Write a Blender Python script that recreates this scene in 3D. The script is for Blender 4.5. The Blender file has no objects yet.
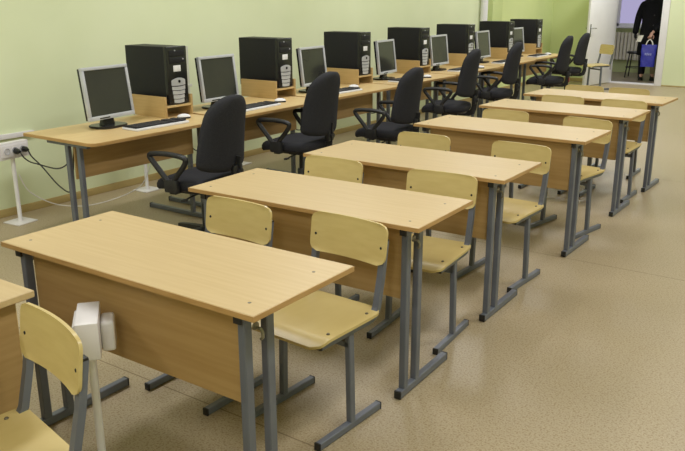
import bpy, bmesh, math, random
from mathutils import Vector, Matrix, noise
R = math.radians
PI = math.pi
random.seed(4)
scene = bpy.context.scene
col = scene.collection

# ------------------------------------------------------------------ materials
def lin(c):
    return tuple(((x / 255) / 12.92 if x / 255 <= .04045 else ((x / 255 + .055) / 1.055) ** 2.4) for x in c)

def base_mat(name, rgb, rough=.5, metal=0., spec=.5):
    m = bpy.data.materials.new(name); m.use_nodes = True
    b = m.node_tree.nodes['Principled BSDF']
    b.inputs['Base Color'].default_value = (*lin(rgb), 1)
    b.inputs['Roughness'].default_value = rough
    b.inputs['Metallic'].default_value = metal
    b.inputs['Specular IOR Level'].default_value = spec
    return m, m.node_tree, b

def noisy(name, rgb, rgb2, scale=(20, 20, 20), rough=.5, metal=0., spec=.5, detail=4, bump=0., lo=.35, hi=.65):
    """two tones of the same colour mixed by a noise in object space"""
    m, nt, b = base_mat(name, rgb, rough, metal, spec)
    N = nt.nodes.new; L = nt.links.new
    tc = N('ShaderNodeTexCoord'); mp = N('ShaderNodeMapping'); mp.inputs['Scale'].default_value = scale
    nz = N('ShaderNodeTexNoise'); nz.inputs['Scale'].default_value = 1; nz.inputs['Detail'].default_value = detail
    rp = N('ShaderNodeValToRGB')
    rp.color_ramp.elements[0].position = lo; rp.color_ramp.elements[1].position = hi
    rp.color_ramp.elements[0].color = (*lin(rgb), 1); rp.color_ramp.elements[1].color = (*lin(rgb2), 1)
    L(tc.outputs['Object'], mp.inputs['Vector']); L(mp.outputs['Vector'], nz.inputs['Vector'])
    L(nz.outputs['Fac'], rp.inputs['Fac']); L(rp.outputs['Color'], b.inputs['Base Color'])
    if bump:
        bp = N('ShaderNodeBump'); bp.inputs['Strength'].default_value = bump; bp.inputs['Distance'].default_value = .002
        L(nz.outputs['Fac'], bp.inputs['Height']); L(bp.outputs['Normal'], b.inputs['Normal'])
    return m

M = {}
M['beech_x'] = noisy('beech_laminate_x', (200, 173, 125), (206, 180, 133), (3, 60, 60), .42, detail=5)
M['beech_y'] = noisy('beech_laminate_y', (202, 172, 118), (211, 184, 132), (60, 3, 60), .42, detail=5)
M['edge'] = noisy('laminate_edge', (176, 136, 82), (190, 150, 96), (8, 8, 60), .5)
M['panel'] = noisy('beech_panel', (166, 132, 80), (175, 142, 90), (3, 60, 60), .5, detail=5)  # beech darkened: shade on panels turned from the light is in the colour
M['panel_y'] = noisy('beech_panel_shaded_y', (164, 132, 82), (174, 142, 92), (60, 3, 60), .5, detail=5)  # the same shade-darkened panel tone, grain along y
M['shelfwood'] = noisy('beech_shelf_board', (184, 152, 98), (194, 163, 110), (3, 60, 60), .45, detail=5)
M['ply'] = noisy('birch_plywood', (205, 182, 120), (211, 189, 128), (10, 4, 40), .35, detail=4)
M['steel'] = noisy('grey_painted_steel', (102, 106, 117), (110, 114, 125), (6, 6, 6), .4, .15)
M['cap'] = noisy('black_plastic', (24, 24, 25), (32, 32, 33), (30, 30, 30), .5)
M['chrome'] = noisy('chrome', (200, 200, 205), (190, 190, 195), (5, 5, 5), .2, 1.)
M['bolt'] = noisy('bolt_metal', (120, 112, 98), (140, 132, 116), (30, 30, 30), .4, .6)
M['fabric'] = noisy('black_fabric', (40, 40, 44), (56, 56, 60), (260, 260, 260), .95, spec=.2, bump=.4)
M['blackplastic'] = noisy('black_chair_plastic', (26, 26, 29), (34, 34, 37), (20, 20, 20), .45)
M['case'] = noisy('black_steel_case', (24, 24, 29), (29, 29, 34), (80, 80, 80), .5, spec=.3)
M['bezel'] = noisy('glossy_black_bezel', (20, 20, 24), (28, 28, 32), (8, 8, 8), .25)
M['silver'] = noisy('silver_plastic', (186, 188, 194), (196, 198, 204), (10, 10, 10), .35, .2)
M['screen'] = noisy('dark_screen', (44, 44, 43), (52, 52, 49), (2, 2, 2), .12, spec=.5)
M['sticker'] = noisy('white_sticker', (225, 225, 228), (235, 235, 238), (20, 20, 20), .6)
M['white'] = noisy('white_plastic', (226, 222, 222), (234, 230, 230), (8, 8, 8), .4)
M['whitepaint'] = noisy('white_paint', (232, 230, 233), (238, 236, 239), (3, 3, 3), .35)
M['creampaint'] = noisy('cream_paint', (222, 216, 196), (230, 224, 206), (3, 3, 3), .4)
M['keys'] = noisy('black_keys', (26, 26, 30), (34, 34, 38), (30, 30, 30), .5)
M['wood_base'] = noisy('brown_skirting', (172, 150, 96), (184, 162, 108), (4, 4, 30), .5)
M['green_l'] = noisy('pale_green_paint', (222, 230, 190), (228, 235, 198), (1.2, 1.2, 1.2), .55)
M['green_f'] = noisy('fresh_green_paint', (219, 230, 166), (224, 234, 174), (1.2, 1.2, 1.2), .55)
M['green_d'] = noisy('deeper_green', (204, 216, 150), (209, 220, 158), (1.2, 1.2, 1.2), .55)
M['ceiling'] = noisy('ceiling_white', (236, 236, 230), (242, 242, 236), (2, 2, 2), .8)
M['skin'] = noisy('skin', (214, 164, 140), (222, 174, 150), (30, 30, 30), .5)
M['coat'] = noisy('black_wool', (20, 20, 22), (30, 30, 32), (160, 160, 160), .95, spec=.15, bump=.3)
M['trouser'] = noisy('black_cloth', (22, 22, 26), (30, 30, 34), (140, 140, 140), .9, spec=.2)
M['tights'] = noisy('pale_stocking', (150, 138, 104), (160, 148, 114), (30, 30, 30), .6)
M['leather'] = noisy('black_leather', (18, 18, 19), (26, 26, 27), (40, 40, 40), .35)
M['hair'] = noisy('brown_hair', (58, 42, 30), (74, 54, 38), (200, 200, 20), .6)
M['bag'] = noisy('blue_bag_plastic', (44, 48, 160), (56, 60, 178), (25, 25, 25), .35, bump=.5)
M['bagprint'] = noisy('pale_print', (150, 156, 222), (176, 182, 232), (60, 60, 60), .5)
M['paper'] = noisy('white_paper', (232, 228, 214), (240, 236, 222), (20, 20, 20), .7)
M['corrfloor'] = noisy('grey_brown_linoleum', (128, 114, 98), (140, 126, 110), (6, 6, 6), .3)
M['blind'] = noisy('blind_cloth', (214, 208, 226), (222, 216, 232), (3, 3, 3), .8)
M['cord'] = noisy('black_cord', (22, 24, 26), (30, 32, 34), (30, 30, 30), .5)
M['conduit'] = noisy('grey_white_conduit', (204, 204, 190), (212, 212, 198), (6, 6, 6), .45)
M['red'] = noisy('red_plastic', (120, 34, 30), (132, 42, 38), (20, 20, 20), .5)

def floor_material():
    m, nt, b = base_mat('speckled_linoleum', (178, 154, 110), .3, 0, .45)
    N = nt.nodes.new; L = nt.links.new
    tc = N('ShaderNodeTexCoord')
    def nz(scale, det):
        n = N('ShaderNodeTexNoise'); n.inputs['Scale'].default_value = scale; n.inputs['Detail'].default_value = det
        L(tc.outputs['Object'], n.inputs['Vector']); return n
    def mix(a, bcol, fac):
        x = N('ShaderNodeMix'); x.data_type = 'RGBA'
        L(fac, x.inputs['Factor'])
        if isinstance(a, tuple): x.inputs['A'].default_value = a
        else: L(a, x.inputs['A'])
        x.inputs['B'].default_value = bcol
        return x.outputs['Result']
    def ramp(src, lo, hi):
        r = N('ShaderNodeMapRange'); r.inputs['From Min'].default_value = lo; r.inputs['From Max'].default_value = hi
        L(src, r.inputs['Value']); return r.outputs['Result']
    big = nz(.9, 2)
    c = mix((*lin((168, 152, 122)), 1), (*lin((177, 161, 133)), 1), ramp(big.outputs['Fac'], .35, .65))
    fine = nz(120, 3)
    c = mix(c, (*lin((146, 125, 92)), 1), ramp(fine.outputs['Fac'], .50, .64))
    fine2 = nz(170, 2)
    c = mix(c, (*lin((192, 177, 149)), 1), ramp(fine2.outputs['Fac'], .58, .7))
    # sheet seams
    sp = N('ShaderNodeSeparateXYZ'); L(tc.outputs['Object'], sp.inputs['Vector'])
    ad = N('ShaderNodeMath'); ad.operation = 'ADD'; ad.inputs[1].default_value = SEAM
    L(sp.outputs['Y'], ad.inputs[0])
    dv = N('ShaderNodeMath'); dv.operation = 'PINGPONG'; dv.inputs[1].default_value = 1.3
    L(ad.outputs[0], dv.inputs[0])
    lt = N('ShaderNodeMath'); lt.operation = 'LESS_THAN'; lt.inputs[1].default_value = .003
    L(dv.outputs[0], lt.inputs[0])
    c = mix(c, (*lin((126, 108, 78)), 1), lt.outputs[0])
    L(c, b.inputs['Base Color'])
    rr = N('ShaderNodeMapRange'); rr.inputs['To Min'].default_value = .32; rr.inputs['To Max'].default_value = .46
    L(big.outputs['Fac'], rr.inputs['Value']); L(rr.outputs['Result'], b.inputs['Roughness'])
    return m
SEAM = -.51
M['floor'] = floor_material()

def glass_material():
    m, nt, b = base_mat('window_glass', (255, 255, 255), .02)
    b.inputs['Transmission Weight'].default_value = 1; b.inputs['IOR'].default_value = 1.05
    return m
M['glass'] = glass_material()

# ------------------------------------------------------------------ mesh builder
def frame_from(d, up=Vector((0, 0, 1))):
    d = d.normalized()
    if abs(d.dot(up)) > .98: up = Vector((0, 1, 0))
    s = d.cross(up).normalized()
    return s, s.cross(d).normalized()

class MB:
    def __init__(self): self.bm = bmesh.new()
    def box(self, x0, x1, y0, y1, z0, z1, bev=0., seg=2, mat=None):
        t = bmesh.new()
        bmesh.ops.create_cube(t, size=1)
        for v in t.verts:
            v.co = Vector(((x0 + x1) / 2 + v.co.x * (x1 - x0), (y0 + y1) / 2 + v.co.y * (y1 - y0), (z0 + z1) / 2 + v.co.z * (z1 - z0)))
        if bev: bmesh.ops.bevel(t, geom=t.edges[:], offset=bev, segments=seg, affect='EDGES', profile=.6)
        return self._join(t, mat)
    def _join(self, t, mat=None, smooth=False):
        if mat is not None: bmesh.ops.transform(t, matrix=mat, verts=t.verts)
        mp = {v: self.bm.verts.new(v.co) for v in t.verts}
        for f in t.faces:
            n = self.bm.faces.new([mp[v] for v in f.verts]); n.smooth = smooth or f.smooth
        t.free(); return self
    def rings(self, rings, smooth=True, closed=False, cap=True):
        vs = [[self.bm.verts.new(p) for p in r] for r in rings]
        n = len(vs[0]); k = len(vs)
        for i in range(k if closed else k - 1):
            a, b = vs[i], vs[(i + 1) % k]
            for j in range(n):
                f = self.bm.faces.new((a[j], a[(j + 1) % n], b[(j + 1) % n], b[j])); f.smooth = smooth
        if cap and not closed:
            self.bm.faces.new(vs[0][::-1]); self.bm.faces.new(vs[-1])
        return self
    def path(self, pts, prof, smooth=True, closed=False, up=Vector((0, 0, 1))):
        """sweep a 2-D profile along points"""
        pts = [Vector(p) for p in pts]; out = []; k = len(pts)
        ps = None
        for i, p in enumerate(pts):
            if closed: a, b = pts[i - 1], pts[(i + 1) % k]
            else: a, b = pts[max(i - 1, 0)], pts[min(i + 1, k - 1)]
            d = (b - a).normalized()
            s, u = frame_from(d, up)
            if ps is not None and s.dot(ps) < 0: s, u = -s, -u
            ps = s
            sc = 1.
            if 0 < i < k - 1 or closed:
                d1 = (p - a).normalized(); c = max(.35, d1.dot(d)); sc = 1 / c if len(prof) <= 8 else 1.
            out.append([p + s * x * sc + u * y for x, y in prof])
        return self.rings(out, smooth, closed)
    def tube(self, pts, r, n=10, closed=False):
        return self.path(pts, [(r * math.cos(2 * PI * i / n), r * math.sin(2 * PI * i / n)) for i in range(n)], True, closed)
    def bar(self, pts, w, h, up=Vector((0, 0, 1)), b=.003):
        w /= 2; h /= 2
        pr = [(w - b, -h), (w, -h + b), (w, h - b), (w - b, h), (-w + b, h), (-w, h - b), (-w, -h + b), (-w + b, -h)]
        return self.path(pts, pr, False, up=up)
    def lathe(self, prof, c=(0, 0, 0), n=24, axis='Z'):
        rs = []
        for r, z in prof:
            ring = []
            for i in range(n):
                a = 2 * PI * i / n
                q = (r * math.cos(a), r * math.sin(a), z)
                if axis == 'Y': q = (q[0], q[2], -q[1])
                if axis == 'X': q = (q[2], q[0], q[1])
                ring.append(Vector(c) + Vector(q))
            rs.append(ring)
        return self.rings(rs)
    def sheet(self, f, th, nx=16, ny=12, smooth=True):
        """closed plate: f(s,t) for s,t in -1..1 gives a point; th is the thickness vector (or a function)"""
        A = [[Vector(f(-1 + 2 * i / nx, -1 + 2 * j / ny)) for i in range(nx + 1)] for j in range(ny + 1)]
        T = Vector(th)
        a = [[self.bm.verts.new(p) for p in row] for row in A]
        b = [[self.bm.verts.new(p + T) for p in row] for row in A]
        def face(*v):
            try: self.bm.faces.new(v).smooth = smooth
            except ValueError: pass
        for j in range(ny):
            for i in range(nx):
                face(a[j][i], a[j][i + 1], a[j + 1][i + 1], a[j + 1][i])
                face(b[j][i], b[j + 1][i], b[j + 1][i + 1], b[j][i + 1])
        for j in range(ny):
            face(a[j][0], a[j + 1][0], b[j + 1][0], b[j][0]); face(a[j][nx], b[j][nx], b[j + 1][nx], a[j + 1][nx])
        for i in range(nx):
            face(a[0][i], b[0][i], b[0][i + 1], a[0][i + 1]); face(a[ny][i], a[ny][i + 1], b[ny][i + 1], b[ny][i])
        return self
    def prism(self, outline, z0, z1, bev=0., mat=None):
        t = bmesh.new()
        lo = [t.verts.new((x, y, z0)) for x, y in outline]; hi = [t.verts.new((x, y, z1)) for x, y in outline]
        t.faces.new(lo[::-1]); top = t.faces.new(hi); n = len(lo)
        for i in range(n): t.faces.new((lo[i], lo[(i + 1) % n], hi[(i + 1) % n], hi[i]))
        if bev:
            es = [e for e in t.edges if abs(e.verts[0].co.z - e.verts[1].co.z) < 1e-6]
            bmesh.ops.bevel(t, geom=es, offset=bev, segments=2, affect='EDGES')
        return self._join(t, mat)
    def ball(self, c, r, sc=(1, 1, 1), n=16):
        t = bmesh.new(); bmesh.ops.create_uvsphere(t, u_segments=n, v_segments=max(6, n // 2), radius=r)
        for v in t.verts: v.co = Vector((v.co.x * sc[0], v.co.y * sc[1], v.co.z * sc[2])) + Vector(c)
        return self._join(t, None, True)
    def build(self, name, mat, parent=None, loc=None):
        bmesh.ops.recalc_face_normals(self.bm, faces=self.bm.faces)
        me = bpy.data.meshes.new(name); self.bm.to_mesh(me); self.bm.free()
        o = bpy.data.objects.new(name, me); col.objects.link(o)
        me.materials.append(M[mat] if isinstance(mat, str) else mat)
        try: me.set_sharp_from_angle(angle=R(40))
        except Exception: pass
        if parent: o.parent = parent
        if loc: o.location = loc
        return o

def rrect(w, h, r, n=4, cx=0, cy=0):
    pts = []
    for sx, sy, a0 in ((1, -1, -90), (1, 1, 0), (-1, 1, 90), (-1, -1, 180)):
        for i in range(n + 1):
            a = R(a0 + 90 * i / n)
            pts.append((cx + sx * (w / 2 - r) + r * math.cos(a), cy + sy * (h / 2 - r) + r * math.sin(a)))
    return pts

def tag(o, label=None, cat=None, group=None, kind=None):
    if label: o['label'] = label
    if cat: o['category'] = cat
    if group: o['group'] = group
    if kind: o['kind'] = kind
    return o

def empty(name, loc=(0, 0, 0), rz=0, label=None, cat=None, group=None):
    o = bpy.data.objects.new(name, None); col.objects.link(o); o.empty_display_size = .1
    o.location = loc; o.rotation_euler = (0, 0, rz)
    return tag(o, label, cat, group)

def copy_tree(o, parent=None):
    c = o.copy(); col.objects.link(c)
    if parent: c.parent = parent
    for ch in list(o.children): copy_tree(ch, c)
    return c

def place(proto, used, loc, rz, label, group):
    o = copy_tree(proto) if used else proto
    o.location = loc; o.rotation_euler = (0, 0, rz)
    tag(o, label, None, group)
    return o

def struct(name, mb, mat, parent=None):
    o = mb.build(name, mat, parent)
    if not parent: o['kind'] = 'structure'
    return o

def smooth_path(ps, n=8):
    """Catmull-Rom through points"""
    ps = [Vector(p) for p in ps]; out = []
    for i in range(len(ps) - 1):
        p0, p1, p2, p3 = ps[max(i - 1, 0)], ps[i], ps[i + 1], ps[min(i + 2, len(ps) - 1)]
        for k in range(n):
            t = k / n
            out.append(.5 * ((2 * p1) + (-p0 + p2) * t + (2 * p0 - 5 * p1 + 4 * p2 - p3) * t * t + (-p0 + 3 * p1 - 3 * p2 + p3) * t ** 3))
    out.append(ps[-1]); return out

# ------------------------------------------------------------------ room shell
XL, XR, YN, YF, ZC = -3.96, 3.0, -3.6, 13.45, 3.0
XL2 = -4.12
DX0, DX1, DZ = -2.93, -2.105, 2.06
struct('floor', MB().box(XL2 - .1, XR + .15, YN - .15, YF + .02, -.1, 0), 'floor')
struct('ceiling', MB().box(XL2 - .15, XR + .15, YN - .15, YF + .15, ZC, ZC + .1), 'ceiling')
struct('wall_left', MB().box(XL - .15, XL, YN - .15, 10.08, 0, ZC), 'green_l')
struct('wall_left_end', MB().box(XL2 - .15, XL2, 10.45, YF + .15, 0, ZC), 'green_f')
struct('trim_pilaster', MB().box(XL2 - .1, -3.86, 10.08, 10.45, 0, ZC, .004), 'green_d')  # deeper green than the walls on either side
struct('wall_right', MB().box(XR, XR + .15, YN - .15, YF + .15, 0, ZC), 'green_l')
struct('wall_near', MB().box(XL - .1, XR + .1, YN - .15, YN, 0, ZC), 'green_l')
w = MB(); w.box(XL2 - .1, DX0 - .06, YF, YF + .15, 0, ZC); w.box(DX0 - .06, DX1 + .06, YF, YF + .15, DZ + .05, ZC)
struct('wall_far', w, 'green_f')
struct('wall_far_right', MB().box(DX1 + .06, XR + .1, YF, YF + .15, 0, ZC), 'green_l')
bb = MB(); bb.box(XL, XL + .016, YN, 10.08, 0, .06, .004); struct('baseboard_left', bb, 'wood_base')
bb = MB(); bb.box(XL2, XL2 + .016, 10.45, YF, 0, .06, .004); struct('baseboard_left_end', bb, 'wood_base')
bb = MB(); bb.box(XL2, DX0 - .11, YF - .016, YF, 0, .06, .004); bb.box(DX1 + .13, XR, YF - .016, YF, 0, .02, .004)
struct('baseboard_far', bb, 'wood_base')
# cable duct along the left wall
struct('trim_cable_duct', MB().box(XL, XL + .03, YN, 1.95, .584, .62, .004), 'white')

# door frame + door
fr = MB()
fr.box(DX1, DX1 + .125, YF - .02, YF + .16, 0, DZ + .1, .006)
fr.box(DX0 - .075, DX0, YF - .02, YF + .16, 0, DZ + .1, .006)
fr.box(DX0, DX1, YF - .02, YF + .16, DZ, DZ + .1, .006)
fr.box(DX0, DX1, YF - .02, YF + .16, 0, .022, .004)
struct('trim_door_frame', fr, 'whitepaint')
door = empty('door_1', (DX0 + .005, YF - .03, 0), R(-11.5)); door['kind'] = 'structure'
MB().box(-.04, 0, -.90, 0, .012, DZ - .01, .004).build('door_leaf', 'whitepaint', door)
h = MB(); h.box(0, .006, -.865, -.825, .88, 1.1, .002); h.tube([(0, -.845, 1.03), (.05, -.845, 1.03), (.055, -.83, 1.03), (.055, -.73, 1.025)], .009)
h.box(-.046, -.04, -.865, -.825, .88, 1.1, .002); h.tube([(-.04, -.845, 1.03), (-.09, -.845, 1.03), (-.095, -.83, 1.03), (-.095, -.73, 1.025)], .009)
h.build('door_handle', 'chrome', door)
for z in (.25, 1.8): MB().lathe([(.008, z), (.008, z + .1)], (.006, .004, 0), 10).build('door_hinge', 'chrome', door)

# corridor beyond the door
CY = 15.75
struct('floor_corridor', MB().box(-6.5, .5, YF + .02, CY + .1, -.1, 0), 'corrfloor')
struct('ceiling_corridor', MB().box(-6.5, .5, YF + .15, CY + .15, ZC - .2, ZC - .1), 'ceiling')
WX0, WX1, WZ0, WZ1 = -4.35, -2.72, .95, 2.4
w = MB(); w.box(-6.5, WX0, CY, CY + .2, 0, ZC); w.box(WX1, .5, CY, CY + .2, 0, ZC); w.box(WX0, WX1, CY, CY + .2, 0, WZ0); w.box(WX0, WX1, CY, CY + .2, WZ1, ZC)
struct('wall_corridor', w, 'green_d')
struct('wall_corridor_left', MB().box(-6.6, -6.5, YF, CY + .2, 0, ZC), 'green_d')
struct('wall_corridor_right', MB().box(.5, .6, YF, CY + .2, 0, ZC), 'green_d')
win = empty('window_1', ((WX0 + WX1) / 2, CY + .08, WZ0)); win['kind'] = 'structure'
hw = (WX1 - WX0) / 2; hh = WZ1 - WZ0
f = MB()
for a, b, c, d in ((-hw, hw, 0, .07), (-hw, hw, hh - .07, hh), (-hw, -hw + .07, 0, hh), (hw - .07, hw, 0, hh), (-.035, .035, 0, hh)):
    f.box(a, b, -.03, .03, c, d, .004)
f.build('window_frame', 'whitepaint', win)
MB().box(-hw + .03, hw - .03, -.004, .004, .03, hh - .03).build('window_pane', 'glass', win)
struct('window_sill_corridor', MB().box(WX0 - .05, WX1 + .05, CY - .12, CY + .06, WZ0 - .025, WZ0 + .012, .005), 'whitepaint').name = 'trim_window_sill'

rad = empty('radiator', (-3.38, CY - .09, .27), 0, 'cream ribbed radiator under the corridor window', 'radiator')
s = MB()
n = 14
for i in range(n):
    x = -.5 + i * .075
    s.prism(rrect(.062, .09, .02, 3, x, 0), .0, .57, .008)
s.build('radiator_section', 'creampaint', rad)
s = MB(); s.tube([(-.55, 0, .05), (.55, 0, .05)], .016); s.tube([(-.55, 0, .52), (.55, 0, .52)], .016)
s.tube([(-.55, 0, .05), (-.6, 0, .05), (-.6, 0, -.26)], .012); s.build('radiator_pipe', 'creampaint', rad)

# white riser pipe and conduit on the left wall
pp = MB(); pp.tube([(XL + .07, 9.83, .0), (XL + .07, 9.83, ZC)], .055, 20)
o = struct('trim_riser_pipe', pp, 'whitepaint')
pp = MB(); pp.tube([(XL + .03, 3.575, .64), (XL + .03, 3.575, 1.16)], .014, 12); pp.box(XL, XL + .05, 3.545, 3.605, .795, .82, .004)
pp.box(XL, XL + .022, 3.47, 3.545, .6, 1.16, .004)
o = pp.build('wall_conduit', 'conduit')
tag(o, 'short pale vertical conduit clipped to the green wall behind the nearest tower', 'conduit')

# ------------------------------------------------------------------ student desk
def make_desk():
    r = empty('school_desk'); tag(r, None, 'desk')
    W, D, H = 1.2, .5, .75
    t = MB(); t.box(-W, 0, 0, D, H - .02, H, .0025, 1); top = t.build('tabletop', 'beech_x', r)
    e = MB()
    e.box(-W - .001, .001, -.0012, .0004, H - .0185, H - .0018); e.box(-.0004, .0012, 0, D, H - .0185, H - .0018)
    e.box(-W - .001, .001, D - .0004, D + .0012, H - .0185, H - .0018); e.box(-W - .0012, -W + .0004, 0, D, H - .0185, H - .0018)
    e.build('edge_band', 'edge', top)
    for x in (-.075, -W + .075):
        for y in (.07, D - .12): MB().lathe([(.0001, .001), (.0045, .001), (.006, 0), (.006, -.001)], (x, y, H), 12).build('bolt_head', 'bolt', top)
    p = MB(); p.box(-W + .1, -.1, .055, .071, .42, .7295, .002, 1); p.build('modesty_panel', 'panel', r)
    for sx in (-.075, -W + .075):
        fl = MB(); fl.bar([(sx, 0, .02), (sx, .43, .02)], .03, .034)
        foot = fl.build('foot_bar', 'steel', r)
        for q in (-.006, .426): MB().box(sx - .0155, sx + .0155, q, q + .01, .0025, .0375, .003).build('end_cap', 'cap', foot)
        for y in (.045, .145):
            l = MB(); l.bar([(sx, y, .034), (sx, y, H - .045)], .028, .034, up=Vector((0, 1, 0))); l.build('leg', 'steel', r)
        rl = MB(); rl.bar([(sx, .02, H - .034), (sx, .43, H - .034)], .028, .026); rail = rl.build('top_rail', 'steel', r)
        c = MB(); c.box(sx - .0145, sx + .0145, .012, .022, H - .047, H - .0205, .002); c.build('end_cap', 'cap', rail)
        sg = 1 if sx > -.5 else -1
        k = MB(); kx = sx + sg * .014
        k.tube([(kx, .075, H - .075), (kx + sg * .02, .075, H - .075), (kx + sg * .028, .075, H - .085), (kx + sg * .028, .075, H - .1), (kx + sg * .02, .075, H - .108)], .005, 8)
        k.lathe([(.0001, sg * .006), (.012, sg * .005), (.014, 0), (.0001, -.001)], (kx, .075, H - .07), 12, 'X')
        k.build('bag_hook', 'bolt', r)
    return r
desks = [(0, 0, .35, 'nearest student desk of the row with its front bag hooks in full view'),
         (-.035, .986, 1.6, 'second student desk from the front, behind the nearest one'),
         (-.084, 1.902, .75, 'third student desk from the front of the middle row'),
         (-.09, 3.12, -.94, 'fourth student desk from the front, with a wider gap before it'),
         (-.114, 4.222, -.75, 'fifth student desk from the front, next to last of the row'),
         (-.112, 5.13, -1.4, 'farthest student desk of the row toward the open door')]
proto = make_desk()
for i, (x, y, a, lb) in enumerate(desks):
    place(proto, i, (x, y, 0), R(a), lb, 'student desks in the middle row')

# ------------------------------------------------------------------ plywood school chair (faces -y, origin under the foot bars)
def make_chair():
    r = empty('school_chair'); tag(r, None, 'chair')
    def seat(s, t):
        y = -.195 + (t + 1) * .195
        k = 1.
        d = min(y + .195, .195 - y)
        hwid = .192
        rad = .045
        if d < rad: hwid -= rad - math.sqrt(max(0, rad * rad - (rad - d) ** 2))
        z = .43
        fr = max(0, -.13 - y) / .065
        z -= .02 * fr * fr
        z -= .006 * (1 - s * s) * max(0, 1 - (y / .15) ** 2)
        z += .006 * max(0, (y - .1) / .095) ** 2
        return (s * hwid, y, z)
    se = MB(); se.sheet(seat, (0, 0, -.011), 18, 26); st = se.build('seat', 'ply', r)
    for x in (-.158, .158):
        for y in (-.105, .13): MB().lathe([(.0001, .004), (.005, .003), (.007, 0), (.007, -.004)], (x, y, .431), 10).build('bolt_head', 'bolt', st)
    def back(s, t):
        z = .603 + (t + 1) * .081
        d = min(z - .603, .765 - z); rad = .036; hwid = .186
        if d < rad: hwid -= rad - math.sqrt(max(0, rad * rad - (rad - d) ** 2))
        lean = .207 + (z - .555) * .13
        return (s * hwid, lean + .014 * (1 - s * s) - .012, z)
    bk = MB(); bk.sheet(back, (0, .010, 0), 18, 18); ba = bk.build('backrest', 'ply', r)
    for x in (-.162, .162): MB().lathe([(.0001, -.004), (.005, -.003), (.007, 0), (.007, .004)], (x, .2155, .672), 10, 'Y').build('bolt_head', 'cap', ba)
    for x in (-.166, .166):
        fb = MB(); fb.bar([(x * 1.05, -.19, .0165), (x * 1.05, .19, .0165)], .026, .03); foot = fb.build('foot_bar', 'steel', r)
        for q in (-.196, .187): MB().box(x * 1.05 - .0135, x * 1.05 + .0135, q, q + .009, .001, .032, .003).build('end_cap', 'cap', foot)
        l = MB(); l.bar([(x * 1.05, .01, .03), (x, .01, .392)], .025, .03, up=Vector((0, 1, 0))); l.build('leg', 'steel', r)
        pts = [(x, -.165, .405), (x, .13, .405)]
        for k in range(1, 7):
            a = R(12 * k); pts.append((x, .13 + .058 * math.sin(a), .405 + .058 * (1 - math.cos(a))))
        pts += [(x, .212, .56), (x, .234, .70)]
        u = MB(); u.bar(pts, .026, .022, up=Vector((1, 0, 0))) if False else u.path([Vector(p) for p in pts], [(.013, -.011), (.013, .011), (-.013, .011), (-.013, -.011)], False)
        fr = u.build('side_rail', 'steel', r)
        MB().box(x - .0135, x + .0135, -.171, -.163, .3935, .4165, .002).build('end_cap', 'cap', fr); MB().box(x - .0138, x + .0138, .224, .244, .698, .706, .002).build('end_cap', 'cap', fr)
    cb = MB(); cb.bar([(-.17, .01, .352), (.17, .01, .352)], .03, .025); cb.build('crossbar', 'steel', r)
    return r

chairs = [(-.322, .695, -3, 'wooden school chair tucked under the right side of the nearest desk'),
          (-.842, .635, -1, 'wooden school chair tucked under the left side of the nearest desk'),
          (-.365, 1.61, 4.5, 'right-hand wooden chair at the second desk from the front'),
          (-1.02, 1.59, 1, 'left-hand wooden chair at the second desk from the front'),
          (-.367, 2.55, -3, 'right-hand wooden chair at the third desk from the front'),
          (-.99, 2.52, 0, 'left-hand wooden chair at the third desk from the front'),
          (-.378, 3.72, -10, 'right-hand wooden chair at the fourth desk, turned a little out'),
          (-.98, 3.77, 0, 'left-hand wooden chair at the fourth desk, seen over the third desk'),
          (-.405, 4.855, -1, 'right-hand wooden chair at the fifth desk'),
          (-.92, 4.855, 0, 'left-hand wooden chair at the fifth desk'),
          (-.60, 5.74, 0, 'right-hand wooden chair behind the farthest student desk'),
          (-1.02, 5.74, 0, 'left-hand wooden chair behind the farthest student desk')]
cproto = make_chair()
for i, (x, y, a, lb) in enumerate(chairs):
    place(cproto, i, (x, y, 0), R(a), lb, 'plywood school chairs at the student desks')
c = copy_tree(cproto); c.location = (-.468, -.568, 0); c.rotation_euler = (0, 0, R(-11)); tag(c, 'wooden school chair in the foreground beside the white outlet post, cut by the frame', None, 'plywood school chairs elsewhere')
c = copy_tree(cproto); c.location = (-2.86, 12.28, 0); c.rotation_euler = (0, 0, R(-36)); tag(c, 'wooden school chair standing by the open white door', None, 'plywood school chairs elsewhere')

# foreground desk with a solid end panel
d = empty('teacher_desk', (-.675, -.225, 0), R(.5), 'corner of a beech desk with solid side panel at the left frame edge', 'desk')
t = MB(); t.box(-1.2, 0, -.6, 0, .728, .75, .0025, 1); t.build('tabletop', 'beech_x', d)
t = MB(); t.box(-.046, -.03, -.57, -.05, 0, .728, .0015, 1); sp = t.build('side_panel', 'panel_y', d)
t = MB(); t.box(-.0462, -.0298, -.0502, -.0485, 0.002, .726); t.build('edge_band', 'beech_y', sp)
t = MB(); t.box(-1.17, -1.154, -.57, -.05, 0, .728, .0015, 1); t.build('side_panel', 'panel_y', d)
t = MB(); t.box(-1.154, -.046, -.5, -.484, .25, .728, .0015, 1); t.build('modesty_panel', 'panel', d)

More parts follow.
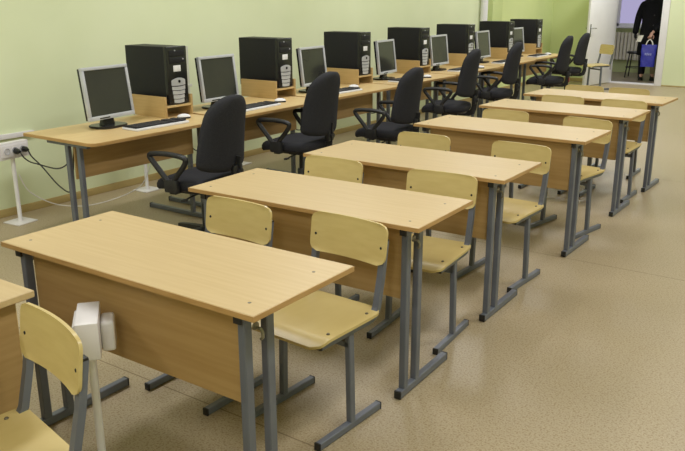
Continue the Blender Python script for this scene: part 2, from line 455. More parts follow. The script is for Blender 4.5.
# ------------------------------------------------------------------ outlet posts
def socket_bits(root, post_h, face):
    pass
def make_outlet():
    r = empty('outlet_post'); tag(r, None, 'outlet post')
    b = MB(); b.box(-.085, .085, -.085, .085, 0, .008, .002); bp = b.build('base_plate', 'white', r)
    b = MB(); b.lathe([(.02, .008), (.02, .014), (.015, .02), (.015, .49)], n=16); b.build('post', 'white', r)
    b = MB(); b.box(-.028, .028, -.125, .125, .48, .60, .006); bx = b.build('outlet_box', 'white', r)
    b = MB(); b.box(.028, .036, -.108, .108, .498, .582, .003); pl = b.build('cover_plate', 'white', bx)
    for y in (-.065, 0, .065):
        b = MB(); b.lathe([(.024, 0), (.024, .004), (.02, .004), (.018, -.004), (.0001, -.004)], (.036, y, .54), 20, 'X'); b.build('socket', 'silver', bx)
    return r
op = make_outlet()
posts = [(-3.74, 1.625, 'white outlet post on a square base left of the first computer desk'),
         (-3.72, 2.82, 'white outlet post on a square base under the first computer desk'),
         (-3.78, 4.06, 'white outlet post under the computer desk behind the nearest office chair'),
         (-3.78, 5.3, 'white outlet post under the third computer desk'),
         ]
for i, (x, y, lb) in enumerate(posts): place(op, i, (x, y, 0), R(6 if i == 0 else 0), lb, 'outlet posts along the computer wall')
r = empty('outlet_post', (-.645, -.072, 0), R(50), 'white floor outlet post with boxy head standing in front of the nearest desk', 'outlet post')
MB().box(-.085, .085, -.085, .085, 0, .008, .002).build('base_plate', 'white', r)
b = MB(); b.lathe([(.02, .008), (.02, .014), (.0135, .02), (.0135, .52)], n=16); b.build('post', 'white', r)
hd = MB().box(-.036, .036, -.095, .095, .505, .63, .006).build('outlet_box', 'white', r)
MB().box(.036, .08, -.02, .07, .495, .598, .012, 3).build('socket_adapter', 'white', hd)
MB().box(-.046, -.036, -.06, .08, .53, .61, .005, 3).build('cover_plate', 'white', hd)
# plugs and cords at the first post
def cord(pts, rad, label, mat='cord', name='power_cord', plug=None):
    m = MB(); m.tube(smooth_path(pts), rad, 8)
    if plug:
        o = empty(name, pts[0]); tag(o, label, 'cord')
        cc = m.build('cord', mat, None); cc.parent = o; cc.location = -Vector(pts[0])
        g = MB(); g.lathe([(.0001, 0), (.021, .002), (.021, .026), (.015, .04), (.008, .055), (.0001, .056)], (-.052, 0, 0), 14, 'X'); g.build('plug', 'bezel', o)
        return o
    o = m.build(name, mat); tag(o, label, 'cord'); return o
X0 = -3.74 + .037
cord([(X0 + .058, 1.63, .535), (X0 + .07, 1.65, .49), (X0 + .06, 1.70, .45), (-3.5, 1.66, .46), (-3.2, 1.6, .475), (-3.0, 1.54, .53), (-2.89, 1.5, .6), (-2.87, 1.5, .70)], .005, 'black power cord from the middle socket running level to the first computer desk', plug=True)
cord([(X0 + .058, 1.695, .54), (X0 + .07, 1.71, .49), (X0 + .08, 1.78, .40), (-3.45, 1.76, .31), (-3.15, 1.64, .31), (-2.96, 1.55, .38), (-2.88, 1.51, .5), (-2.86, 1.52, .70)], .005, 'black power cord from the right socket drooping low to the first computer desk', plug=True)
cord([(-3.74, 1.66, .35), (-3.75, 1.74, .2), (-3.72, 1.95, .06), (-3.6, 2.2, .03), (-3.45, 2.5, .12), (-3.4, 2.6, .3)], .004, 'thin white cord sagging from the outlet post toward the wall desk', 'white')

# ------------------------------------------------------------------ computer desk row
PITCH = 1.25
def desk_y(k): return 1.39 + PITCH * k
def make_pc_desk():
    r = empty('computer_desk'); tag(r, None, 'desk')
    L, D, H = 1.205, .70, .75
    # origin: front near corner on the floor, front edge at x=0, table runs +y, back at x=-D
    cr = .05
    out = [(-D, 0)] + [(-cr + cr * math.cos(R(a)), cr + cr * math.sin(R(a))) for a in (-90, -60, -30, 0)] + [(-cr + cr * math.cos(R(a)), L - cr + cr * math.sin(R(a))) for a in (0, 30, 60, 90)] + [(-D, L)]
    out = [(-D, 0), (0 - cr, 0)] + out[2:-2] + [(-cr, L), (-D, L)]
    t = MB(); t.prism(out, H - .022, H, .002); top = t.build('tabletop', 'beech_y', r)
    e = MB(); n = len(out)
    e.prism([(x * 1.0012 + .0006, (y - L / 2) * 1.0016 + L / 2) for x, y in out], H - .0195, H - .003); e.build('edge_band', 'edge', top)
    p = MB(); p.box(-.265, -.249, .05, L - .145, .49, .71, .002, 1); p.build('modesty_panel', 'panel_y', r)
    for y in (.045, L - .13):
        f = MB(); f.bar([(-.77, y, .018), (-.11, y, .018)], .03, .032); foot = f.build('foot_bar', 'steel', r)
        for q in (-.776, -.116): MB().box(q, q + .01, y - .0155, y + .0155, .001, .036, .003).build('end_cap', 'cap', foot)
        for x in (-.305, -.19):
            l = MB(); l.bar([(x, y, .032), (x, y, H - .046)], .034, .028, up=Vector((0, 1, 0))); l.build('leg', 'steel', r)
        q = MB(); q.bar([(-.5, y, H - .035), (-.1, y, H - .035)], .028, .026); q.build('top_rail', 'steel', r)
    return r

def make_shelf():
    r = empty('tower_shelf'); tag(r, None, 'shelf')   # origin: front near bottom corner; +y away, back at -x
    D, W = .40, .272
    for y in (0, W - .016):
        b = MB(); b.box(-D, 0, y, y + .016, 0, .15, .0015, 1); b.build('side_panel', 'shelfwood', r)
    b = MB(); b.box(-D, -.004, .0162, W - .0162, .068, .084, .0015, 1); b.build('shelf_board', 'beech_y', r)
    return r

def make_tower():
    r = empty('computer_tower'); tag(r, None, 'computer')   # front at x=0 facing +x, near side at y=0, bottom z=0
    W, D, H = .19, .445, .415
    b = MB(); b.box(-D, -.03, 0, W, .008, H, .004); b.build('case', 'case', r)
    b = MB(); b.box(-.035, .0, -.002, W + .002, .004, H + .002, .008, 3); bz = b.build('front_bezel', 'bezel', r)
    for z in (.345, .297): MB().box(-.002, .003, .02, W - .02, z, z + .042, .0015).build('drive_cover', 'case', bz)
    b = MB(); b.box(-.001, .0012, .055, .125, .238, .282, .0005); b.build('sticker', 'sticker', bz)
    # silver lower panel with dark grooves
    b = MB()
    zs = [(.012, .038), (.043, .069), (.074, .10), (.105, .131)]
    for k, (z0, z1) in enumerate(zs):
        y0 = .046 - .005 * k; y1 = W - .046 + .005 * k
        def f(s, t, z0=z0, z1=z1, y0=y0, y1=y1):
            y = (y0 + y1) / 2 + s * (y1 - y0) / 2
            return (.001 + .010 * (1 - s * s), y, (z0 + z1) / 2 + t * (z1 - z0) / 2 - .004 * (1 - s * s) + .003)
        b.sheet(f, (-.004, 0, 0), 10, 2)
    def g(s, t):
        y = W / 2 + s * .067
        return (.001 + .010 * (1 - s * s), y, .158 + t * .018 + (.018 * (1 - s * s) if t > 0 else -.003 * (1 - s * s)))
    b.sheet(g, (-.004, 0, 0), 10, 4); b.build('silver_grille', 'silver', bz)
    b = MB(); b.lathe([(.011, .0), (.011, .006), (.0001, .008)], (.008, W / 2, .168), 14, 'X'); b.build('power_button', 'bezel', bz)
    for y, z in ((.075, .387), (.15, .325)): MB().lathe([(.005, 0), (.005, .006), (.0001, .006)], (0, y, z), 10, 'X').build('eject_button', 'silver', bz)
    return r

def make_monitor():
    r = empty('flat_monitor'); tag(r, None, 'monitor')  # faces +x, origin under stand
    W, H = .41, .345
    tilt = Matrix.Translation((.0, 0, .062)) @ Matrix.Rotation(R(-7), 4, 'Y')
    out = MB()
    def bx(m, *a, bev=0.): m.box(*a, bev, 2, tilt)
    bz = .021
    for a in ((-.008, .016, -W / 2, W / 2, 0, bz + .006), (-.008, .016, -W / 2, W / 2, H - bz, H), (-.008, .016, -W / 2, -W / 2 + bz, bz + .006, H - bz), (-.008, .016, W / 2 - bz, W / 2, bz + .006, H - bz)):
        out.box(*a, .003, 2, tilt)
    fr = out.build('bezel', 'silver', r)
    m = MB(); m.box(-.006, .009, -W / 2 + bz - .002, W / 2 - bz + .002, bz + .004, H - bz + .002, 0, 2, tilt); m.build('screen', 'screen', r)
    m = MB(); m.box(-.03, -.0085, -W / 2 + .004, W / 2 - .004, .004, H - .004, .006, 2, tilt); m.box(-.055, -.03, -.13, .13, .06, H - .07, .012, 2, tilt); m.build('rear_shell', 'bezel', r)
    m = MB(); m.box(.0155, .0175, -.12, -.03, .006, .014, .0005, 1, tilt); m.build('control_buttons', 'bezel', fr)
    m = MB(); m.rings([[(-.05 + a, b, .016) for a, b in rrect(.05, .11, .01)], [(-.045 + a, b, .08) for a, b in rrect(.035, .08, .01)], [(-.05 + a, b, .2) for a, b in rrect(.025, .07, .008)]]); m.build('stand_neck', 'bezel', r)
    m = MB(); m.prism([(-.04 + a, b) for a, b in rrect(.19, .24, .06, 6)], 0, .016, .004); m.build('stand_base', 'bezel', r)
    return r

def make_keyboard():
    r = empty('keyboard'); tag(r, None, 'keyboard')   # user at +x, long axis y
    b = MB(); b.prism(rrect(.165, .46, .012, 3), .0, .014, .003); b.build('keyboard_case', 'sticker', r)
    b = MB(); b.box(-.074, .055, -.222, .222, .0135, .019, .002); b.build('key_bed', 'keys', r)
    b = MB()
    for i in range(6):
        for j in range(21):
            if j in (14, 18): continue
            x = -.064 + i * .0215; y = -.213 + j * .0205
            if i == 5 and 3 <= j <= 9: continue
            b.box(x, x + .018, y, y + .0175, .0185, .026, .0018, 1)
    b.box(.0435, .0615 - .005, -.15, -.012, .0185, .026, .0018, 1)
    k = b.build('keys', 'keys', r); k['kind'] = 'stuff'
    return r

def make_mouse():
    r = empty('computer_mouse'); tag(r, None, 'mouse')   # long axis x
    b = MB(); rs = []
    for z, s in ((0, .9), (.006, 1), (.014, .98)): rs.append([(a * s, c * s, z) for a, c in rrect(.112, .06, .028, 6)])
    b.rings(rs); b.build('mouse_base', 'cap', r)
    b = MB(); rs = []
    for k in range(6):
        a = R(15 * k); rs.append([(x * math.cos(a) * .98 + .0, y * math.cos(a) * .96, .014 + .024 * math.sin(a)) for x, y in rrect(.112, .06, .028, 6)])
    rs.append([(x * .05, y * .05, .0382) for x, y in rrect(.112, .06, .028, 6)])
    b.rings(rs); b.build('mouse_shell', 'sticker', r)
    b = MB(); b.box(.02, .036, -.004, .004, .03, .037, .0015); b.build('scroll_wheel', 'cap', r)
    return r

ORD = ['nearest', 'second', 'third', 'fourth', 'fifth', 'sixth', 'farthest']
PL = ['on the nearest computer desk'] + ['on the %s computer desk from the front' % w for w in ORD[1:6]] + ['on the farthest computer desk']
towers = [2.58, 3.85, 5.14, 6.40, 7.62, 8.93, 10.06]
mon = [1.87, 2.95, 4.21, 5.51, 6.72, 7.98, 9.18]
keyb = [2.07, 3.12, 4.33, 5.53, 6.87, 8.16, 9.42]
mice = [(-2.78, 2.41), (-2.76, 3.48), (-2.82, 4.66), (-2.70, 5.89), (-2.70, 7.22), (-2.76, 8.5), (-2.80, 9.76)]
protos = [make_pc_desk(), make_shelf(), make_tower(), make_monitor(), make_keyboard(), make_mouse()]
TZ = .7502
for k in range(7):
    dx = -.022 * k
    place(protos[0], k, (-2.495 + dx, desk_y(k), 0), 0, ('nearest computer desk along the green wall, its rounded left end free' if k == 0 else 'farthest computer desk along the green wall, nearest the door' if k == 6 else ORD[k] + ' computer desk from the front along the green wall'), 'computer desks along the wall')
    ty = towers[k] - .19
    place(protos[1], k, (-2.885 + dx, ty - .053, TZ), R(0), 'raised beech tower shelf ' + PL[k], 'tower shelves on the computer desks')
    place(protos[2], k, (-2.895 + dx, ty, TZ + .0845), R(0), 'black computer tower with silver lower front ' + PL[k], 'computer towers')
    place(protos[3], k, (-2.9 + dx, mon[k], TZ), R([6, 2, 4, 6, 0, 2, 0][k]), 'silver framed flat monitor ' + PL[k], 'flat monitors')
    place(protos[4], k, (-2.69 + dx, keyb[k], TZ), R([-1, 3, -2, 1, 2, 0, 1][k]), 'black keyboard with white rim ' + PL[k], 'keyboards')
    protos[5].scale = (.88, .88, .88)
    place(protos[5], k, (mice[k][0], mice[k][1], TZ), R([60, 50, 40, 55, 30, 50, 40][k]), 'white topped mouse ' + PL[k], 'computer mice')

# cables hanging behind the desk legs
for k in range(1, 5):
    y = desk_y(k)
    cord([(-3.16, y + .03, .70), (-3.14, y + .06, .55), (-3.0, y + .12, .42), (-2.92, y + .2, .5), (-2.9, y + .24, .69)], .004,
         ['', 'black cable loop hanging under the joint of the first and second computer desks', 'black cable loop hanging under the joint of the second and third computer desks', 'black cable loop hanging under the joint of the third and fourth computer desks', 'black cable loop hanging under the joint of the fourth and fifth computer desks'][k], name='cable_loop')

# ------------------------------------------------------------------ office chair (faces -x)
def super_ring(hx, hy, z, n=28, e=2.6, cx=0., cy=0.):
    out = []
    for i in range(n):
        a = 2 * PI * i / n; c, s_ = math.cos(a), math.sin(a)
        out.append((cx + hx * math.copysign(abs(c) ** (2 / e), c), cy + hy * math.copysign(abs(s_) ** (2 / e), s_), z))
    return out

def make_office_chair():
    r = empty('office_chair'); tag(r, None, 'office chair')
    # seat cushion
    b = MB(); rs = []
    for z, k in ((.385, .86), (.392, .96), (.41, 1.), (.435, 1.), (.452, .96), (.46, .88), (.463, .5), (.461, .05)):
        ring = super_ring(.248 * k, .238 * k, z, 36, 3.2, -.04)
        rs.append([(x, y, zz - .03 * max(0, (-x - .12) / .14) ** 2 * (1 if zz > .38 else 0)) for x, y, zz in ring])
    b.rings(rs); b.build('seat', 'fabric', r)
    b = MB(); rs = [super_ring(.2, .2, .368, 28, 3, -.02), super_ring(.215, .22, .388, 28, 3, -.02)]; b.rings(rs); b.build('seat_pan', 'blackplastic', r)
    # backrest: lofted upwards, narrower at the top, leaning back
    def ring(t, grow=0., back=0.):
        z = .50 + .485 * t
        cx = .185 + .045 * t + .05 * (t - .35) ** 2 + back
        tt = min(1, max(0, t))
        edge = math.sqrt(max(0., 1 - max(0, (tt - .72) / .28) ** 2.4)) if tt > .72 else (math.sqrt(max(0., 1 - ((.14 - tt) / .14) ** 2.4)) if tt < .14 else 1.)
        hw = (.242 - .065 * t ** 2) * (edge * .9 + .1 if edge < 1 else 1) + grow
        th = .06 * (.35 + .65 * edge)
        n = 32; out = []
        for i in range(n):
            a = 2 * PI * i / n; c, s_ = math.cos(a), math.sin(a)
            x = th * math.copysign(abs(c) ** .8, c); y = hw * math.copysign(abs(s_) ** .75, s_)
            x += -.065 * (y / .23) ** 2
            out.append((cx + x, y, z))
        return out
    b = MB(); ts = [0, .012, .03, .06, .1, .15, .25, .35, .45, .55, .65, .73, .79, .84, .88, .92, .95, .975, .99, 1.]
    b.rings([ring(t) for t in ts]); bk = b.build('backrest', 'fabric', r)
    # J-bar and bracket
    b = MB(); b.bar([(.05, 0, .36), (.2, 0, .36), (.235, 0, .375), (.252, 0, .42), (.256, 0, .50), (.262, 0, .6)], .055, .014, up=Vector((0, 1, 0)))
    jb = b.build('back_bracket', 'blackplastic', r)
    b = MB(); b.box(.235, .275, -.042, .042, .455, .545, .01); b.lathe([(.0001, 0), (.022, .0), (.022, .02), (.0001, .022)], (.272, 0, .5), 14, 'X'); b.build('height_knob', 'blackplastic', jb)
    for s_ in (-1, 1):
        y = s_ * .268
        b = MB()
        pts = smooth_path([(-.07, y, .425), (-.13, y, .50), (-.2, y * 1.02, .585), (-.212, y * 1.03, .615), (-.18, y * 1.03, .628), (-.06, y * 1.03, .632), (.04, y * 1.03, .62), (.06, y * 1.02, .598), (.03, y, .55), (-.03, y, .48), (-.05, y, .425)], 5)
        b.path(pts, [(.017 * math.cos(2 * PI * i / 10), .019 * math.sin(2 * PI * i / 10)) for i in range(10)], True, up=Vector((0, 1, 0)))
        b.box(-.11, -.01, y - .02, y + .02, .385, .47, .012)
        b.build('armrest', 'blackplastic', r)
        b = MB(); b.box(-.085, -.035, min(y, s_ * .15), max(y, s_ * .15), .372, .386, .003); b.build('arm_bracket', 'blackplastic', r)
    b = MB(); b.box(-.07, .09, -.08, .08, .335, .37, .008); b.build('tilt_mechanism', 'blackplastic', r)
    b = MB(); b.tube([(.02, -.06, .35), (.02, -.2, .345), (.02, -.24, .34)], .006, 8); b.box(.005, .035, -.275, -.235, .334, .346, .004); b.build('lift_lever', 'blackplastic', r)
    b = MB(); b.lathe([(.03, .1), (.03, .27), (.024, .28)], n=20); b.build('gas_column', 'blackplastic', r)
    MB().lathe([(.015, .13), (.015, .34)], n=16).build('gas_piston', 'cap', r)
    ba = MB(); ba.lathe([(.0001, .065), (.045, .065), (.045, .115), (.03, .125), (.0001, .125)], n=20)
    base = ba.build('base_hub', 'blackplastic', r)
    for k in range(5):
        a = R(72 * k + 20); ca, sa = math.cos(a), math.sin(a)
        l = MB(); rs = []
        for q, w_, h0, h1 in ((.03, .028, .07, .115), (.16, .023, .068, .104), (.29, .018, .064, .088), (.305, .012, .066, .084)):
            rs.append([(q * ca - y * sa, q * sa + y * ca, z) for y, z in ((-w_, h0), (w_, h0), (w_ * .8, h1), (-w_ * .8, h1))])
        l.rings(rs, False); l.build('base_leg', 'blackplastic', r)
        cs = MB()
        for sd in (-1, 1):
            ctr = Vector((.29 * ca, .29 * sa, .0265)); tdir = Vector((-sa, ca, 0)); rdir = Vector((ca, sa, 0))
            rings = []
            for rad, off in ((.018, .006), (.026, .008), (.026, .022), (.016, .025)):
                rings.append([ctr + tdir * (sd * off) + rdir * rad * math.cos(2 * PI * i / 16) + Vector((0, 0, rad * math.sin(2 * PI * i / 16))) for i in range(16)])
            cs.rings(rings)
        cs.lathe([(.006, .02), (.006, .07)], (.29 * ca, .29 * sa, 0), 8)
        cs.build('caster', 'cap', r)
    return r
ochairs = [(-2.24, 2.05, 10, .02, 'black office chair nearest the camera, at the first computer desk'),
           (-2.37, 3.25, 8, .065, 'black office chair at the second computer desk, its armrest loop under the desk edge'),
           (-2.23, 4.36, 9, .02, 'black office chair at the third computer desk, third from the front'),
           (-2.36, 5.79, 15, .06, 'black office chair at the fourth computer desk, fourth from the front'),
           (-2.45, 7.12, 15, .061, 'black office chair at the fifth computer desk, fifth from the front'),
           (-2.45, 8.88, 14, .061, 'black office chair at the last computer desk, red patch under its back'),
           (-2.72, 10.44, 12, .06, 'black office chair farthest away, in front of the white door')]
oproto = make_office_chair()
FIXED = ('base_hub', 'base_leg', 'caster', 'gas_column')
for i, (x, y, a, dz, lb) in enumerate(ochairs):
    o = place(oproto, i, (x, y, 0), R(a), lb, 'black office chairs along the computer desks')
    for ch in o.children:                                  # gas lift height of this chair
        nm = ch.name.split('.')[0]
        if nm == 'backrest' and i == 1: ch.location.x = .025
        ch.location.z = 0 if nm in FIXED else dz + (.03 if 3 <= i <= 5 and nm == 'backrest' else 0)
    if i == 5:
        rp = MB(); rp.box(.274, .282, -.04, .03, .46, .53, .003); rp = rp.build('red_patch', 'red', o); rp['label'] = 'small red patch'

# ------------------------------------------------------------------ corridor: stool, person, bag
r = empty('stool', (-2.83, 14.78, 0), 0, 'black metal stool in the corridor behind the person in the coat', 'stool')
b = MB(); b.lathe([(.0001, .47), (.15, .47), (.165, .485), (.165, .50), (.15, .515), (.0001, .518)], n=24); b.build('seat', 'leather', r)
for k in range(4):
    a = R(45 + 90 * k); l = MB()
    l.tube([(.19 * math.cos(a), .19 * math.sin(a), 0), (.13 * math.cos(a), .13 * math.sin(a), .47)], .012, 10); l.build('leg', 'cap', r)
b = MB(); b.tube([(.165 * math.cos(R(a)), .165 * math.sin(R(a)), .2) for a in range(0, 360, 20)], .008, 8, True); b.build('foot_ring', 'cap', r)

def skin_mesh(name, verts, edges, radii, mat, parent, sub=2, root=0):
    me = bpy.data.meshes.new(name); me.from_pydata(verts, edges, [])
    o = bpy.data.objects.new(name, me); col.objects.link(o)
    if parent: o.parent = parent
    sm = o.modifiers.new('skin', 'SKIN'); sm.use_smooth_shade = True
    for i, rr in enumerate(radii):
        sv = me.skin_vertices[0].data[i]
        sv.radius = rr if isinstance(rr, tuple) else (rr, rr); sv.use_root = (i == root)
    ss = o.modifiers.new('sub', 'SUBSURF'); ss.levels = sub; ss.render_levels = sub
    me.materials.append(M[mat])
    return o
def bake(o):
    dg = bpy.context.evaluated_depsgraph_get(); dg.update()
    ev = o.evaluated_get(dg); me = bpy.data.meshes.new_from_object(ev)
    o.modifiers.clear(); o.data = me
    return o
def merge(objs, name):
    bm = bmesh.new()
    for o in objs: bm.from_mesh(o.data)
    me = bpy.data.meshes.new(name); bm.to_mesh(me); bm.free()
    me.materials.append(objs[0].data.materials[0])
    for p in me.polygons: p.use_smooth = True
    base = objs[0]; base.data = me; base.name = name
    for o in objs[1:]: bpy.data.objects.remove(o)
    return base

# person faces -y; origin between the feet
pers = empty('person', (-2.485, 14.4, 0), R(12), 'person in a long black coat standing in the doorway, holding a blue bag', 'person')
V = [(0, .0, .95), (0, 0, 1.08), (0, .01, 1.25), (0, .01, 1.4), (0, 0, 1.49), (0, -.01, 1.545),          # 0 pelvis .. 5 neck
     (-.16, .01, 1.41), (-.245, .02, 1.16), (-.275, -.03, .93), (-.28, -.045, .86),                 # 6-9 image-left arm
     (.16, .01, 1.41), (.235, .02, 1.15), (.10, -.17, .94), (.02, -.235, .86),                       # 10-13 image-right arm, hand brought to the front
     (-.085, 0, .88), (-.09, -.01, .5), (-.095, .02, .09), (-.1, -.1, .04),                                # 14-17
     (.085, 0, .88), (.09, -.02, .5), (.1, .02, .09), (.115, -.1, .04)]                                # 18-21
E_ = [(0, 1), (1, 2), (2, 3), (3, 4), (4, 5), (3, 6), (6, 7), (7, 8), (8, 9), (3, 10), (10, 11), (11, 12), (12, 13), (0, 14), (14, 15), (15, 16), (16, 17), (0, 18), (18, 19), (19, 20), (20, 21)]
RR = [(.15, .11), (.13, .1), (.15, .11), (.13, .09), .058, .055, .045, .045, .034, .027, .045, .045, .034, .027, .085, .055, .038, .03, .085, .055, .038, .03]
body = bake(skin_mesh('body', V, E_, RR, 'skin', None))
# head
hb = MB(); rs = []
for z, hx, hy, cy in ((1.50, .03, .035, .0), (1.525, .045, .06, -.02), (1.545, .055, .078, -.018), (1.575, .066, .088, -.01), (1.61, .072, .094, -.002), (1.65, .075, .097, .004), (1.69, .072, .094, .008), (1.72, .058, .078, .01), (1.738, .034, .048, .01), (1.744, .008, .01, .01)):
    rs.append(super_ring(hx, hy, z, 24, 2.2, 0, cy))
hb.rings(rs); hb.ball((0, -.103, 1.603), .012, (.9, 1.1, 1.7), 10); hb.ball((0, -.094, 1.567), .012, (1.8, .6, .45), 10)
for s_ in (-1, 1): hb.ball((s_ * .076, .005, 1.615), .022, (.35, .7, 1.2), 10); hb.ball((s_ * .03, -.087, 1.628), .010, (1.2, .7, .8), 10)
head = hb.build('head', 'skin')
def hand(wrist, direction, palm_n, curl):
    """palm + five fingers, each a short chain rooted in the palm"""
    w = Vector(wrist); d = Vector(direction).normalized(); n = Vector(palm_n).normalized(); s = d.cross(n).normalized()
    parts = [bake(skin_mesh('palm', [tuple(w - d * .02), tuple(w + d * .03), tuple(w + d * .085)], [(0, 1), (1, 2)], [(.024, .02), (.038, .016), (.04, .014)], 'skin', None))]
    for off, ln in ((-.03, .062), (-.01, .075), (.01, .08), (.03, .072)):
        p0 = w + d * .07 + s * off; q = [p0]
        ang = 0; dd = d.copy()
        for kk in range(3):
            ang += curl; dd = d * math.cos(ang) + n * math.sin(ang)
            q.append(q[-1] + dd * (ln * (.5, .3, .22)[kk] + (.012 if kk == 0 else 0)))
        parts.append(bake(skin_mesh('finger', [tuple(v) for v in q], [(0, 1), (1, 2), (2, 3)], [.010, .0095, .0085, .007], 'skin', None, 1)))
    p0 = w + d * .02 + s * .028; q = [p0, p0 + s * .03 + d * .02 + n * .012, p0 + s * .036 + d * .05 + n * .024, p0 + s * .03 + d * .072 + n * .03]
    parts.append(bake(skin_mesh('thumb', [tuple(v) for v in q], [(0, 1), (1, 2), (2, 3)], [.013, .012, .010, .008], 'skin', None, 1)))
    return parts
gl = hand((-.28, -.045, .845), (.12, -.12, -1), (1, 0, 0), .3)
for g in gl: g.data.materials[0] = M['leather']
glove = merge(gl, 'glove'); glove.parent = pers
hands = hand((.02, -.235, .865), (-.25, -.3, -.9), (-.2, .9, -.2), 1.0)
body = merge([body, head] + hands, 'body'); body.parent = pers; pers.scale = (1, 1, 1.04)
# eyes
b = MB()
for s_ in (-1, 1): b.ball((s_ * .03, -.0935, 1.628), .006, (1, .6, .8), 8)
b.build('eyes', 'cap', pers)
b = MB(); rs = []
for z, hx, hy, cy in ((1.50, .06, .045, .06), (1.55, .078, .062, .05), (1.6, .084, .075, .04), (1.65, .086, .085, .03), (1.69, .084, .103, .012), (1.73, .068, .088, .012), (1.752, .04, .052, .012), (1.76, .01, .012, .012)):
    rs.append(super_ring(hx, hy, z, 24, 2.2, 0, cy))
b.rings(rs); b.build('hair', 'hair', pers)
# coat: lofted body plus sleeves
b = MB(); rs = []
for z, hx, hy in ((.46, .225, .17), (.5, .228, .172), (.7, .215, .165), (.9, .2, .155), (1.05, .185, .145), (1.2, .19, .145), (1.33, .195, .135), (1.41, .205, .12), (1.455, .15, .10), (1.49, .075, .075), (1.515, .072, .072)):
    rs.append(super_ring(hx, hy, z, 36, 2.4, 0, .0))
b.rings(rs); 
coat = b.build('coat', 'coat', pers)
sv = bake(skin_mesh('sleeve', [(-.12, .01, 1.40), (-.18, .012, 1.34), (-.25, .02, 1.16), (-.28, -.03, .92), (-.285, -.045, .83)], [(0, 1), (1, 2), (2, 3), (3, 4)], [.09, .09, .072, .062, .06], 'coat', None)); sv.parent = pers
sv = bake(skin_mesh('sleeve', [(.12, .01, 1.40), (.18, .012, 1.34), (.24, .02, 1.15), (.11, -.16, .95), (.04, -.22, .885)], [(0, 1), (1, 2), (2, 3), (3, 4)], [.09, .09, .072, .062, .058], 'coat', None)); sv.parent = pers
b = MB()
for k in range(4): b.lathe([(.013, 0), (.013, -.006), (.0001, -.008)], (.03, [-.17, -.158, -.148, -.146][k] + .001, [.62, .82, 1.0, 1.18][k]), 12, 'Y')
b.build('coat_button', 'cap', coat)
for s_, x, mt in ((-1, -.095, 'trouser'), (1, .1, 'tights')):
    t = bake(skin_mesh('trouser_leg' if s_ < 0 else 'stocking', [(x * .9, 0, .62), (x * .95, -.01, .45), (x, .015, .25), (x, .02, .085)], [(0, 1), (1, 2), (2, 3)], [.09, .072, .064, .058] if s_ < 0 else [.075, .062, .058, .044], mt, None)); t.parent = pers
    b = MB(); rs = []
    for y, hw, h in ((.085, .02, .05), (.07, .036, .085), (.0, .04, .10), (-.06, .042, .075), (-.12, .045, .055), (-.17, .038, .045), (-.195, .016, .03)):
        rs.append([(x + s_ * .01 * (-y / .2) + hw * c_, y, max(0.001, h * .5 + h * .5 * d_)) for c_, d_ in ((-1, -1), (1, -1), (1, .2), (.6, 1), (-.6, 1), (-1, .2))])
    b.rings(rs); b.build('shoe', 'leather', pers)

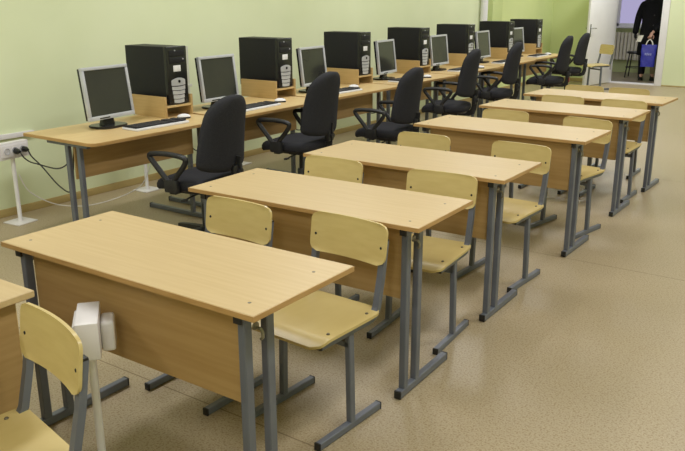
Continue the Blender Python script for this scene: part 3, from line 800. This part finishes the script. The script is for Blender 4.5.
# bag hangs from the hand
bagr = empty('shopping_bag', (-2.405, 14.05, .285), R(8), 'blue carrier bag with pale printed mark hanging from the hand of the person', 'bag')
def bagf(s, t):
    w_ = .148 + .006 * t; bulge = .035 * (1 - s * s) * (1 - t * t * .9)
    return (s * w_, -bulge, .205 + t * .205 + .006 * math.sin(5 * s + 3 * t))
b = MB()
rs = []
for k in range(13):
    t = -1 + k / 6; d_ = .008 + .05 * max(0, 1 - ((t + 1) / 2) ** 1.5); hw = .132 + .006 * t
    rs.append([(x + .004 * math.sin(k * 1.3 + 9 * y), y + .004 * math.sin(7 * x * 4 + k), .205 + .205 * t) for x, y, _ in super_ring(hw, d_, 0, 36, 5)])
b.rings(rs); b.build('bag_body', 'bag', bagr)
for yy in (-.012, .012):
    b = MB(); b.path(smooth_path([(-.06, yy, .405), (-.045, yy, .46), (-.012, yy * .6, .5), (.012, yy * .6, .5), (.045, yy, .46), (.06, yy, .405)], 5), [(.010, .001), (-.010, .001), (-.010, -.001), (.010, -.001)], False, up=Vector((0, 1, 0))); b.build('bag_handle', 'paper', bagr)
b = MB()
for x, w_, z0, z1 in ((-.062, .02, .215, .255), (-.032, .022, .21, .258), (.002, .022, .212, .252), (.036, .02, .212, .254)):
    b.box(x, x + w_, -.052 - .0, -.046, z0, z1, .002)
b.build('printed_mark', 'bagprint', bagr)
pr_ = MB()
pr_.sheet(lambda s, t: (-.055 + s * .045 + .02 * t, -.012 * s * s, .06 * t), (0, .003, 0), 8, 8)
pp_ = pr_.build('folded_paper', 'paper', None, (-2.55, 14.1, .80)); pp_.rotation_euler = (0, 0, R(10))
tag(pp_, 'folded white paper held in the hand above the blue bag', 'paper')

# ------------------------------------------------------------------ light
world = bpy.data.worlds.new('dusk'); scene.world = world; world.use_nodes = True
bg = world.node_tree.nodes['Background']; bg.inputs['Color'].default_value = (.60, .55, .86, 1); bg.inputs['Strength'].default_value = .85

def area(name, loc, sx, sy, power, color=(.965, .975, 1)):
    l = bpy.data.lights.new(name, 'AREA'); l.shape = 'RECTANGLE'; l.size = sx; l.size_y = sy; l.energy = power; l.color = color
    o = bpy.data.objects.new(name, l); col.objects.link(o); o.location = loc; return o
for i, x in enumerate((-2.3, .9)):
    for j in range(6):
        area('ceiling_lamp', (x, -2.2 + 2.9 * j, ZC - .06), .3, 1.25, 42)
area('corridor_lamp', (-2.6, 14.7, ZC - .25), 1.2, .3, 14)

# ------------------------------------------------------------------ camera (measured from the photograph)
cam = bpy.data.cameras.new('camera'); co = bpy.data.objects.new('camera', cam); col.objects.link(co)
cam.sensor_width = 36; cam.lens = 763.147 / 685 * 36; cam.clip_start = .05
co.location = (1.3159, -1.4525, 1.598)
Rm = Matrix.Rotation(R(34.943), 4, 'Z') @ Matrix.Rotation(R(73.2335), 4, 'X') @ Matrix.Rotation(R(-.131), 4, 'Z')
co.rotation_euler = Rm.to_euler()
scene.camera = co
scene.view_settings.view_transform = 'Standard'; scene.view_settings.look = 'None'; scene.view_settings.gamma = 1
scene.view_settings.use_curve_mapping = False
scene.view_settings.exposure = -.33
